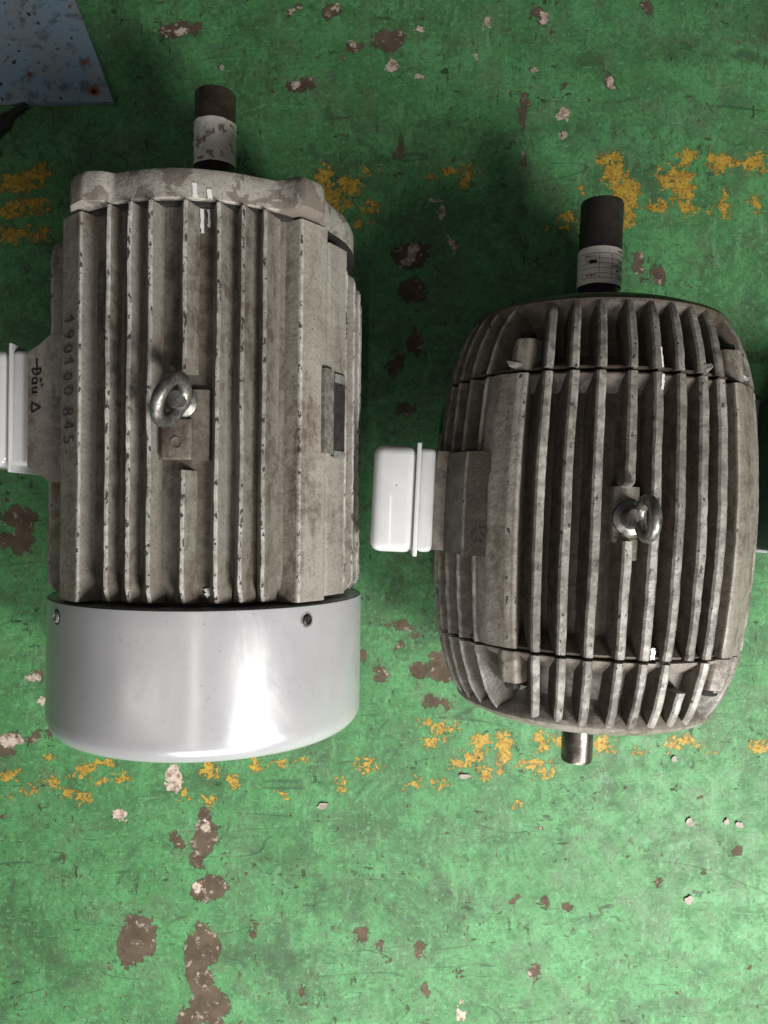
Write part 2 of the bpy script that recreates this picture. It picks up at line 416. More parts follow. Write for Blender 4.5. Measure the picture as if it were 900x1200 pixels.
def torus(name, c, Rm, rm, rot, mat, parent, squash=1.0):
    V, F = [], []
    n, m = 48, 16
    from mathutils import Euler
    E = Euler(rot).to_matrix()
    for i in range(n):
        a = 2 * math.pi * i / n
        for j in range(m):
            b = 2 * math.pi * j / m
            rr = Rm + rm * math.cos(b)
            p = Vector((rm * squash * math.sin(b), rr * math.sin(a), rr * math.cos(a)))   # ring in the local YZ plane
            d = mnoise.noise(p * 90) * .0003
            V.append(E @ (p + p.normalized() * d) + Vector(c))
    for i in range(n):
        for j in range(m):
            a = i * m + j; b = i * m + (j + 1) % m; c2 = ((i + 1) % n) * m + (j + 1) % m; d2 = ((i + 1) % n) * m + j
            F.append((a, b, c2, d2))
    return link(name, V, F, mat, parent)

def cyl_patch(name, th0, th1, y0, y1, rad, h, mat, parent, ragged=.0, nu=10, nv=8, skew=0.0, seed=0, thick=.0004, crumple=0.0):
    """thin sheet wrapped on a cylinder round the axis (angles from +z towards +x)"""
    V, F = [], []
    for lay in (0, 1):
        for i in range(nv + 1):
            v = i / nv
            for j in range(nu + 1):
                u = j / nu
                n1 = mnoise.noise(Vector((v * 5, seed, 0))); n2 = mnoise.noise(Vector((v * 5, seed, 9))); n3 = mnoise.noise(Vector((u * 4, seed, 3))); n4 = mnoise.noise(Vector((u * 4, seed, 7)))
                a0 = th0 + n1 * ragged / rad; a1 = th1 + n2 * ragged / rad
                th = a0 + (a1 - a0) * u + skew * v
                ya = y0 + n3 * ragged; yb = y1 + n4 * ragged
                y = ya + (yb - ya) * v
                rr = rad + lay * thick + (crumple * mnoise.noise(Vector((th * rad * 120, y * 120, seed))) if crumple else 0)
                V.append((rr * math.sin(th), y, h + rr * math.cos(th)))
    w_ = nu + 1; N = w_ * (nv + 1)
    for i in range(nv):
        for j in range(nu):
            a = i * w_ + j
            F.append((a, a + 1, a + w_ + 1, a + w_)); F.append((N + a, N + a + w_, N + a + w_ + 1, N + a + 1))
    ring = [j for j in range(w_)] + [i * w_ + nu for i in range(1, nv + 1)] + [nv * w_ + j for j in range(nu - 1, -1, -1)] + [i * w_ for i in range(nv - 1, 0, -1)]
    for k in range(len(ring)):
        a, b = ring[k], ring[(k + 1) % len(ring)]; F.append((a, b, b + N, a + N))
    return link(name, V, F, mat, parent)

# ---- handwriting strokes (unit boxes: x along the line, y up)
def arc(cx, cy, rx, ry, a0, a1, n=14):
    return [(cx + rx * math.cos(R(a0 + (a1 - a0) * i / n)), cy + ry * math.sin(R(a0 + (a1 - a0) * i / n))) for i in range(n + 1)]
GL = {
 '1': [[(-.12, .52), (.3, 1.0), (.3, 0)]],
 '9': [arc(.3, .68, .26, .27, 10, 370), [(.56, .7), (.5, .3), (.3, 0)]],
 '0': [arc(.3, .45, .27, .42, 80, 445)],
 '8': [arc(.3, .72, .22, .24, -90, 270), arc(.3, .24, .27, .25, 90, 450)],
 '4': [[(.42, 0), (.4, 1.0), (.0, .35), (.62, .33)]],
 '5': [[(.55, .98), (.12, .95), (.1, .55)] + arc(.27, .3, .27, .28, 100, -150)],
 '.': [[(.2, .02), (.26, .06)]],
 '-': [[(.05, .35), (.3, .33)]],
 'D': [[(.1, 0), (.1, 1.0)], [(.1, 1.0)] + arc(.12, .5, .5, .5, 88, -88) + [(.1, 0)], [(-.75, .50), (-.4, .52), (.5, .55)], [(-.75, .62), (-.78, .40)]],
 'a': [arc(.25, .32, .24, .28, 20, 380), [(.5, .6), (.5, .05), (.6, .0)], [(.08, .85), (.25, 1.08), (.45, .85)], [(.62, 1.25), (.8, 1.0)]],
 'u': [[(.0, .6), (.02, .15), (.2, .0), (.4, .2), (.42, .6), (.44, .1), (.55, .0)]],
 '^': [[(0, 0), (.42, 1.0), (.85, .02), (0, 0)]],
}
def ribbon(name, strokes, wdt, tomap, mat, parent, thick=.00025):
    """strokes in surface coordinates (m); tomap(u,v,lift) -> 3D point"""
    V, F = [], []
    for st in strokes:
        P = [Vector(p) for p in st]
        if len(P) < 2: continue
        Q = [P[0]]
        for a, b in zip(P, P[1:]):
            k = max(1, int((b - a).length / .002))
            Q += [a + (b - a) * (i + 1) / k for i in range(k)]
        base = len(V)
        for i, p in enumerate(Q):
            d = (Q[min(i + 1, len(Q) - 1)] - Q[max(i - 1, 0)]); d = d.normalized() if d.length > 0 else Vector((1, 0)); s = Vector((-d.y, d.x))
            ww = wdt * (.75 + .5 * (mnoise.noise(Vector((p.x * 400, p.y * 400, 1))) * .5 + .5))
            for sg in (-.5, .5):
                q = p + s * ww * sg; V.append(tomap(q.x, q.y, thick))
        for i in range(len(Q) - 1):
            a = base + i * 2; F.append((a, a + 1, a + 3, a + 2))
    return link(name, V, F, mat, parent)

def write(text, size, adv, ky=1.0):
    out = []; x = 0; rs = random.Random(3)
    for chh in text:
        if chh == ' ': x += adv * .7; continue
        k = 1 + rs.uniform(-.08, .08); dy = rs.uniform(-.06, .06)
        for st in GL[chh]: out.append([((px_ * k) * size + x, (py_ * k + dy) * size * ky) for px_, py_ in st])
        x += adv * (.5 if chh == '.' else 1)
    return out

# ================================================================ floor
def build_floor():
    fx = np.arange(-.66, .6601, .004); fy = np.arange(-.84, .8401, .004)
    xs = np.concatenate([[-4, -2.5, -1.5, -1, -.75], fx, [.75, 1, 1.5, 2.5, 4]])
    ys = np.concatenate([[-4, -2.5, -1.6, -1.2, -.95], fy, [.95, 1.2, 1.6, 2.5, 4]])
    X, Y = np.meshgrid(xs, ys); nx, ny = len(xs), len(ys)
    V = np.stack([X.ravel(), Y.ravel(), np.zeros(X.size)], 1)
    idx = np.arange(nx * ny).reshape(ny, nx)
    F = np.stack([idx[:-1, :-1].ravel(), idx[:-1, 1:].ravel(), idx[1:, 1:].ravel(), idx[1:, :-1].ravel()], 1)
    me = bpy.data.meshes.new('floor'); me.from_pydata(V.tolist(), [], F.tolist()); me.update()
    S = CAM_H / FPX
    PX = X / S + 450; PY = 600 - Y / S           # floor plan laid out on a sheet drawn to scale
    def field(lst, k=1.0):
        f = np.full(X.shape, -3.0)
        for (px, py, rx, ry, *rot) in lst:
            a = R(rot[0]) if rot else 0
            dx, dy = PX - px, PY - py
            u = dx * math.cos(a) + dy * math.sin(a); v = -dx * math.sin(a) + dy * math.cos(a)
            d = (1 - np.sqrt((u / rx) ** 2 + (v / ry) ** 2)) * min(rx, ry) * S * 100 * k
            f = np.maximum(f, d)
        return np.clip(f, -3, 3)
    chips = [(160, 1100, 22, 30, 10), (150, 1115, 14, 20), (240, 983, 15, 24, 10), (230, 1008, 10, 12), (244, 1043, 22, 16, -10), (236, 1108, 22, 26), (232, 1145, 15, 34), (245, 1180, 28, 22, 20), (222, 1195, 14, 20),
             (626, 1140, 13, 9, -30), (482, 298, 22, 17, -20), (484, 340, 16, 14), (487, 400, 11, 18, 15), (465, 425, 10, 16, 30), (478, 480, 14, 8),
             (20, 608, 22, 14, 20), (28, 628, 14, 24), (10, 632, 16, 10), (5, 585, 14, 5), (522, 780, 26, 20), (492, 786, 10, 10), (446, 790, 8, 13, -25), (472, 733, 20, 6, 8), (506, 820, 9, 7), (524, 822, 5, 9), (468, 758, 9, 5, -35), (488, 744, 6, 6), (425, 768, 6, 8),
             (215, 35, 22, 7, -8), (455, 45, 26, 10), (462, 48, 12, 12), (612, 142, 4, 18), (614, 182, 3, 16), (635, 20, 9, 14, -40), (352, 99, 10, 7), (362, 99, 7, 7), (524, 263, 5, 12, -30), (468, 178, 6, 8), (662, 96, 6, 10, 25), (717, 98, 5, 11, -20), (345, 12, 14, 5, -30), (415, 55, 9, 5), (384, 14, 8, 5),
             (757, 8, 8, 6), (240, 955, 8, 8), (208, 985, 7, 9), (298, 1090, 6, 11), (424, 1095, 8, 6), (354, 1165, 5, 8), (490, 1112, 7, 9, 20), (455, 1125, 8, 6), (540, 1138, 5, 8), (665, 1063, 6, 5), (862, 1000, 7, 6, -40), (768, 1033, 9, 4, -10), (637, 1056, 5, 4), (446, 1108, 5, 6), (774, 325, 8, 9), (748, 305, 4, 11), (833, 305, 3, 8), (600, 1055, 5, 3), (827, 1022, 4, 3), (605, 1050, 4, 3), (690, 1075, 3, 4), (500, 1160, 4, 8), (10, 880, 8, 5), (30, 865, 22, 7), (42, 862, 12, 6), (45, 790, 10, 6), (605, 790, 8, 10)]
    pales = [(203, 912, 10, 18), (142, 955, 9, 7), (8, 868, 18, 8), (240, 968, 5, 6), (484, 290, 7, 6), (478, 306, 12, 4, -35), (460, 78, 7, 8, 30), (660, 135, 6, 9, 40), (345, 100, 6, 5), (210, 38, 12, 4), (392, 8, 5, 4), (637, 20, 5, 9, -40), (40, 795, 8, 5), (48, 822, 8, 4), (530, 286, 4, 10, -30), (231, 1040, 5, 9), (540, 1190, 8, 6), (541, 1175, 4, 4), (625, 82, 4, 4), (660, 158, 5, 5), (571, 27, 3, 8, 15), (559, 65, 3, 3), (492, 90, 5, 4), (492, 33, 5, 4), (510, 235, 7, 4, 20), (518, 250, 4, 8), (715, 96, 3, 7, -20), (345, 12, 8, 3, -30), (415, 52, 6, 3)]
    yel = [(18, 215, 26, 15), (45, 205, 18, 14), (12, 245, 22, 12), (40, 240, 22, 12), (15, 275, 26, 10), (50, 275, 14, 10), (380, 205, 14, 14), (388, 228, 12, 20), (410, 218, 16, 14), (402, 240, 14, 10), (435, 245, 14, 10), (430, 200, 10, 6), (418, 262, 12, 6),
           (540, 200, 20, 8), (550, 212, 12, 7), (505, 208, 6, 6), (720, 200, 16, 22), (733, 228, 18, 24), (735, 255, 12, 14), (712, 188, 14, 10), (790, 208, 24, 16), (800, 222, 16, 18), (772, 240, 14, 9), (808, 240, 10, 14), (845, 190, 18, 14), (806, 185, 12, 10), (885, 192, 18, 14), (848, 242, 10, 15), (886, 238, 9, 12), (665, 255, 10, 10), (668, 268, 14, 5), (680, 220, 6, 8), (830, 250, 5, 4),
           (12, 910, 13, 9), (35, 925, 8, 6), (60, 915, 12, 8), (100, 903, 14, 11), (97, 935, 10, 6), (120, 918, 9, 6), (145, 912, 11, 7), (8, 935, 7, 5), (60, 890, 8, 6), (125, 895, 12, 6), (80, 928, 10, 10), (150, 885, 10, 6),
           (245, 902, 13, 13), (243, 938, 9, 8), (275, 915, 8, 8), (300, 897, 9, 8), (330, 895, 14, 5), (355, 890, 8, 5), (432, 896, 16, 9), (400, 918, 8, 9), (330, 932, 6, 5), (215, 930, 8, 9),
           (522, 855, 18, 10), (565, 868, 16, 12), (590, 872, 12, 16), (592, 890, 10, 14), (555, 888, 20, 8), (540, 895, 14, 9), (505, 870, 12, 9), (570, 905, 12, 9), (625, 895, 20, 8), (640, 905, 14, 8), (517, 916, 8, 9), (488, 918, 8, 6), (475, 925, 6, 4), (655, 870, 10, 10), (705, 872, 16, 12), (712, 880, 10, 6), (750, 880, 8, 6), (800, 868, 18, 8), (790, 874, 12, 8), (635, 870, 12, 14), (890, 875, 14, 10), (605, 942, 7, 4), (830, 880, 8, 5), (500, 845, 10, 6)]
    stain_shade = [(610, 220, 12, 120), (605, 280, 22, 70), (500, 150, 40, 20), (820, 60, 90, 20), (690, 70, 60, 12), (200, 60, 40, 60), (120, 200, 60, 40), (340, 1010, 70, 40), (560, 1060, 60, 30), (320, 1120, 120, 20), (850, 120, 12, 10), (540, 52, 8, 8), (860, 118, 9, 8), (430, 480, 60, 120), (30, 380, 60, 90), (480, 690, 60, 40), (400, 1060, 60, 40), (620, 985, 100, 14), (80, 1140, 60, 40), (800, 1180, 80, 20), (890, 420, 30, 100), (700, 150, 120, 20), (900, 30, 60, 30)]  # floor stains, and dark patches painted where motors and shafts cast shadow
    for nm, lst, k in (('chip', chips, 1), ('pale', pales, 1), ('yellow', yel, 1)):
        a = me.attributes.new(nm, 'FLOAT', 'POINT'); a.data.foreach_set('value', field(lst, k).ravel().astype(np.float32))
    st = np.zeros(X.shape)
    for (px, py, rx, ry) in stain_shade: st = np.maximum(st, np.exp(-((PX - px) / rx) ** 2 - ((PY - py) / ry) ** 2))
    a = me.attributes.new('stain_shade', 'FLOAT', 'POINT'); a.data.foreach_set('value', st.ravel().astype(np.float32))
    me.materials.append(M['floor']); o = bpy.data.objects.new('floor', me); COL.objects.link(o)
    o['kind'] = 'structure'; o['label'] = 'green painted concrete workshop floor with chips and worn yellow lines'
    return o
build_floor()

# ================================================================ motor A (left, with silver fan cowl)
H = .18
def polar(r, deg): return (r * math.sin(R(deg)), r * math.cos(R(deg)))

def motor_a():
    root = empty('electric_motor', (-.2025, 0, 0), R(-.6))
    tag(root, 'large grey finned electric motor with a silver fan cowl, at the left', 'electric motor', 'electric motors on the workshop floor')
    RA = .1745; RB = .156
    y0, y1 = -.088, .297
    housing = lathe('housing', [(y0 - .02, RB - .02), (y0 - .004, RB - .012), (y0 + .012, RB - .002)] + [(y, RB) for y in stations(y0 + .03, y1, .02)], 'barrel_a', root, H, 120, .0006)
    # upright ribs on the top and the underside
    tops = [-.066, -.043, -.022, .011, .042, .064, .084]
    for i, x in enumerate(tops):
        for sg in (1, -1):
            zt = math.sqrt(RA ** 2 - x ** 2); zb = math.sqrt(RB ** 2 - x ** 2) - .001
            if x == .011 and sg == 1:
                fin('fin', (x, zb), (x, zt), .0082, .0021, .133, y1 - .001, 'cast_a', housing, H, 0, .0, seed=i)
                fin('fin', (x, zb), (x, zt), .0082, .0021, y0, .040, 'cast_a', housing, H, .02, .0, seed=i + 40)
            else:
                fin('fin', (x * .99, zb * sg), (x, zt * sg), .0082, .0021, y0, y1 - .001, 'cast_a', housing, H, .02, 0, seed=i + (0 if sg > 0 else 20))
    # level ribs on both sides
    for i, z in enumerate((.088, .066, .044, .018, -.01, -.038, -.066, -.09)):
        for sg in (1, -1):
            if sg == 1 and z > .07: continue
            xt = math.sqrt((RA - .0005) ** 2 - z * z); xb = math.sqrt(RB ** 2 - z * z) - .002
            fin('fin', (xb * sg, z), (xt * sg, z + .002), .0075, .0024, y0, y1 - (.012 if sg < 0 else .018 + .006 * i), 'cast_a', housing, H, .015, .01, seed=60 + i + (10 if sg > 0 else 0))
    # corner rails that carry the tie bolts
    block('corner_rail', [(-.076, .116), (-.100, .1435), (-.127, .1205), (-.132, .085), (-.10, .09)], y0 - .002, y1 - .001, 'rail_a', housing, H, .0022, wear_idx=(1,))
    block('corner_rail', [(.088, .113), (.117, .1295), (.141, .1025), (.139, .075), (.10, .08)], y0 - .002, y1 - .001, 'rail_a', housing, H, .0022, wear_idx=(1,))
    block('corner_rail', [(-.088, -.113), (-.117, -.1295), (-.141, -.1025), (-.139, -.075), (-.10, -.08)], y0, y1 - .001, 'rail_a', housing, H, .0022, wear_idx=(1,))
    block('corner_rail', [(.088, -.113), (.117, -.1295), (.141, -.1025), (.139, -.075), (.10, -.08)], y0, y1 - .001, 'rail_a', housing, H, .0022, wear_idx=(1,))
    block('side_rail', [(.136, .100), (.1435, .098), (.1600, .069), (.150, .058), (.128, .07)], y0 + .002, y1 - .014, 'rail_a', housing, H, .0022, wear_idx=(2,))
    # feet under the frame
    for sx in (-1, 1):
        block('foot', [(sx * .06, -.128), (sx * .14, -.128), (sx * .165, -.16), (sx * .165, -.1795), (sx * .08, -.1795)], .01, .25, 'cast_a', root, H, .004)
    # eyebolt boss and pad
    block('lifting_boss', [(-.016, .130), (-.016, .1625), (.034, .1615), (.034, .130)], .050, .118, 'barrel_a', housing, H, .003)
    rbox('lifting_pad', (.0035, .070, H + .1640), (.029, .040, .010), .0025, 'barrel_a', housing)
    lt = lathe('cast_mark', [(0, .0065), (.0012, .006), (.0012, .0045), (0, .004)], 'barrel_a', housing, 0, 24)
    lt.data.transform(__import__('mathutils').Matrix.Translation((.004, .066, H + .1688)) @ __import__('mathutils').Matrix.Rotation(R(90), 4, 'X'))
    # end shield with bolt ears
    outline = [(-180, .168), (-150, .165), (-147, .18), (-136, .18), (-132, .152), (-60, .150), (-46, .152), (-43.5, .170), (-37, .1815), (-30, .1845), (-25, .177), (-22.5, .1675), (0, .1695), (28, .168), (33.5, .170), (36, .180), (38.5, .1955), (46.5, .1915), (49.5, .182), (52, .171), (62, .165), (110, .162), (131, .164), (136, .18), (147, .18), (150, .165), (180, .168)]
    def rf(a):
        d = (math.degrees(a) + 180) % 360 - 180
        for (a0, r0), (a1, r1) in zip(outline, outline[1:]):
            if a0 <= d <= a1: return (r0 + (r1 - r0) * (d - a0) / (a1 - a0)) / .169
        return 1.0
    shield = lathe('end_shield', [(y1 + .0022, .150), (y1 + .0022, .1680), (y1 + .0032, .1692), (y1 + .012, .1695), (y1 + .026, .169), (y1 + .032, .1665), (y1 + .0345, .161), (y1 + .036, .10), (y1 + .048, .085), (y1 + .05, .05)], 'shield_a', root, H, 360, .0005, rfun=rf)
    lathe('gasket', [(y1 - .0015, .140), (y1 - .0015, .1640), (y1 + .003, .1640), (y1 + .003, .14)], 'dark_gap', shield, H, 120)
    # shaft
    sh = lathe('shaft', [(y1 + .03, .0232), (.47, .0232), (.4745, .0215), (.475, .02)], 'shaft_dark', root, H, 48)
    lathe('shaft_end', [(.4475, .0228), (.4475, .0237), (.4865, .0237), (.4885, .0228), (.4885, .017), (.476, .0165)], 'shaft_brown', sh, H, 48, closed_ends=False)
    tp = cyl_patch('paper_tape', -2.2, 2.4, .4025, .4525, .0238, H, 'tape', sh, .003, 46, 20, 0, 5, .0005, .0009)
    tp['label'] = 'dirty white paper tape wound on the shaft'
    cyl_patch('paper_tape', -.3, 2.2, .418, .4445, .0246, H, 'tape', sh, .003, 26, 12, .10, 15, .0005, .0007)
    # fan cowl
    c0, c1 = -.0935, -.243
    prof = [(c0, RA - .0004), (c0 - .0006, RA + .0014), (c0 - .003, RA + .0016)] + [(y, RA + .0016) for y in stations(c0 - .02, c1 + .026, .02)]
    for k in range(1, 9):
        a = math.pi / 2 * k / 8; prof.append((c1 + .022 - .022 * math.sin(a), RA + .0016 - .022 * (1 - math.cos(a))))
    prof += [(c1 - .001, .09), (c1 - .001, .03)]
    cowl = lathe('fan_cowl', prof, 'cowl', root, H, 160, .0004)
    # hollow inside of the cowl
    lathe('cowl_lining', [(c0 + .0004, RA - .0006), (c0 - .06, RA - .001), (c0 - .061, .05)], 'dark_gap', cowl, H, 96, closed_ends=False)
    cowl['label'] = 'smooth silver sheet metal fan cowl with a rounded end'
    for deg in (-47.0, 45.5):
        s_ = lathe('cowl_screw', [(0, .0062), (.0006, .0062), (.0018, .0052), (.0022, .0040), (.0012, .0034), (.0012, .001)], 'bare' if deg < 0 else 'bolt', cowl, 0, 20)
        hole = lathe('screw_hole', [(0, .0084), (.0004, .0082), (.0004, .001)], 'dark_gap' if deg < 0 else 'bare', cowl, 0, 24)
        from mathutils import Matrix
        for ob, lift in ((s_, .0017), (hole, .0014)):
            x, z = polar(RA + lift, deg)
            # lathe axis is +Y; turn it to the outward radial direction
            rot = Vector((0, 1, 0)).rotation_difference(Vector((math.sin(R(deg)), 0, math.cos(R(deg))))).to_matrix().to_4x4()
            ob.data.transform(Matrix.Translation((x, c0 - .0145, H + z)) @ rot)
    # eyebolt
    eb = lathe('eyebolt', [(0, .0165), (.004, .0165), (.007, .0115), (.013, .0095), (.018, .0085)], 'zinc', root, 0, 32)
    from mathutils import Matrix
    ex, ey, ez = .006, .106, H + .1620
    eb.data.transform(Matrix.Translation((ex, ey, ez)) @ Matrix.Rotation(R(90), 4, 'X'))
    torus('ring', (ex - .001, ey - .002, ez + .031), .0215, .0062, (0, R(-12), R(-24)), 'zinc', eb)
    # nameplate on the right flank
    n0 = Vector((.1435, .098)); n1 = Vector((.1600, .069)); d = (n1 - n0).normalized(); nn = Vector((-d.y, d.x))
    def fl(u, v): p = n0 + d * u + nn * v; return (p.x, p.y)
    block('nameplate_seat', [fl(-.012, -.004), fl(-.012, .0040), fl(.0035, .0046), fl(.0035, -.004)], .062, .150, 'wornrim', housing, H, .0012, wear_idx=(1,))
    npz = block('nameplate', [fl(.0045, -.004), fl(.0045, .0028), fl(.0275, .0028), fl(.0275, -.004)], .060, .148, 'plate_dark', housing, H, .0008)
    npz['label'] = 'dark tarnished metal nameplate'
    block('nameplate_end', [fl(.006, .002), fl(.006, .0036), fl(.026, .0036), fl(.026, .002)], .058, .066, 'bare', npz, H, .0006, .0012)
    block('nameplate_end', [fl(.006, .002), fl(.006, .0034), fl(.026, .0034), fl(.026, .002)], .138, .147, 'bare', npz, H, .0006, .0012)
    # terminal neck and box on the left flank
    V = []; F = []
    plan = [(-.120, .030), (-.150, .030), (-.166, .040), (-.180, .046), (-.180, .170), (-.166, .176), (-.150, .186), (-.120, .186)]
    ztop = [.098, .092, .084, .078, .078, .084, .092, .098]
    for (x, y), z in zip(plan, ztop): V.append((x, y, H + z))
    for (x, y), z in zip(plan, ztop): V.append((x, y, H - z))
    n = len(plan); F = [(0, 1, 6, 7), (1, 2, 5, 6), (2, 3, 4, 5), (8, 15, 14, 9), (9, 14, 13, 10), (10, 13, 12, 11)] + [(i, (i + 1) % n, (i + 1) % n + n, i + n) for i in range(n)]
    link('terminal_neck', V, F, 'rail_a', housing, None, 20)
    tb = rbox('terminal_box', (-.1885, .111, H + .0), (.029, .126, .135), .006, 'enamel', root)
    rbox('rim', (-.2035, .111, H), (.0035, .140, .141), .0014, 'enamel', tb, 2)
    rbox('lid', (-.230, .111, H + .001), (.050, .128, .134), .011, 'enamel', tb, 4)
    tb['label'] = 'white enamelled terminal box on the left flank'
    # handwriting on the left rail: number, and a word with a triangle on the neck
    a = Vector((-.127, .1205)); b = Vector((-.100, .1435)); dd = (b - a).normalized(); nr = Vector((-dd.y, dd.x)); nr = nr if nr.y > 0 else -nr
    def tomap(u, v, lf):
        p = a + dd * (v + .007) + nr * (lf + .0005); return (p.x, .194 - u, H + p.y)
    txt = ribbon('handwritten_number', write('190100.845-', .0118, .0140, 1.7), .0024, tomap, 'ink_faded', housing)
    txt['label'] = 'number written in faded marker along the rail'
    def tomap2(u, v, lf):
        x = -.1745 + v
        z = .078 + (x + .180) / .014 * .006 if x < -.166 else .084 + (x + .166) / .016 * .008
        return (x, .1555 - u, H + z + lf + .0004)
    st = []
    x = .004
    for chh, ad in (('D', .0105), ('a', .0105), ('u', .0160), ('^', .01)):
        k = .0118
        for s0 in GL[chh]: st.append([(px_ * k + x, py_ * k) for px_, py_ in s0])
        x += ad
    ribbon('handwritten_word', st, .0021, tomap2, 'ink', housing)
    # white witness marks over the joint
    for k, (dg, sk) in enumerate(((6.2, .010), (10.8, .012))):
        cyl_patch('paint_mark', R(dg) - .013, R(dg) + .013, y1 + .017 - .005 * k, y1 + .003, .1700, H, 'mark', shield, .0012, 5, 8, sk * .7, 20 + k)
        cyl_patch('paint_mark', R((8.4, 10.7)[k]) - .011 + .004 * k, R((8.4, 10.7)[k]) + .011 - .004 * k, y1 - .0025, y1 - .026 + .006 * k, RB + .0012, H, 'mark', housing, .0015, 5, 8, .004, 30 + k)
    cyl_patch('paint_mark', R(10.8), R(12.6), y0 + .014, y0 + .006, RB + .0006, H, 'mark', housing, .0035, 8, 8, 0, 41)
    return root
motor_a()

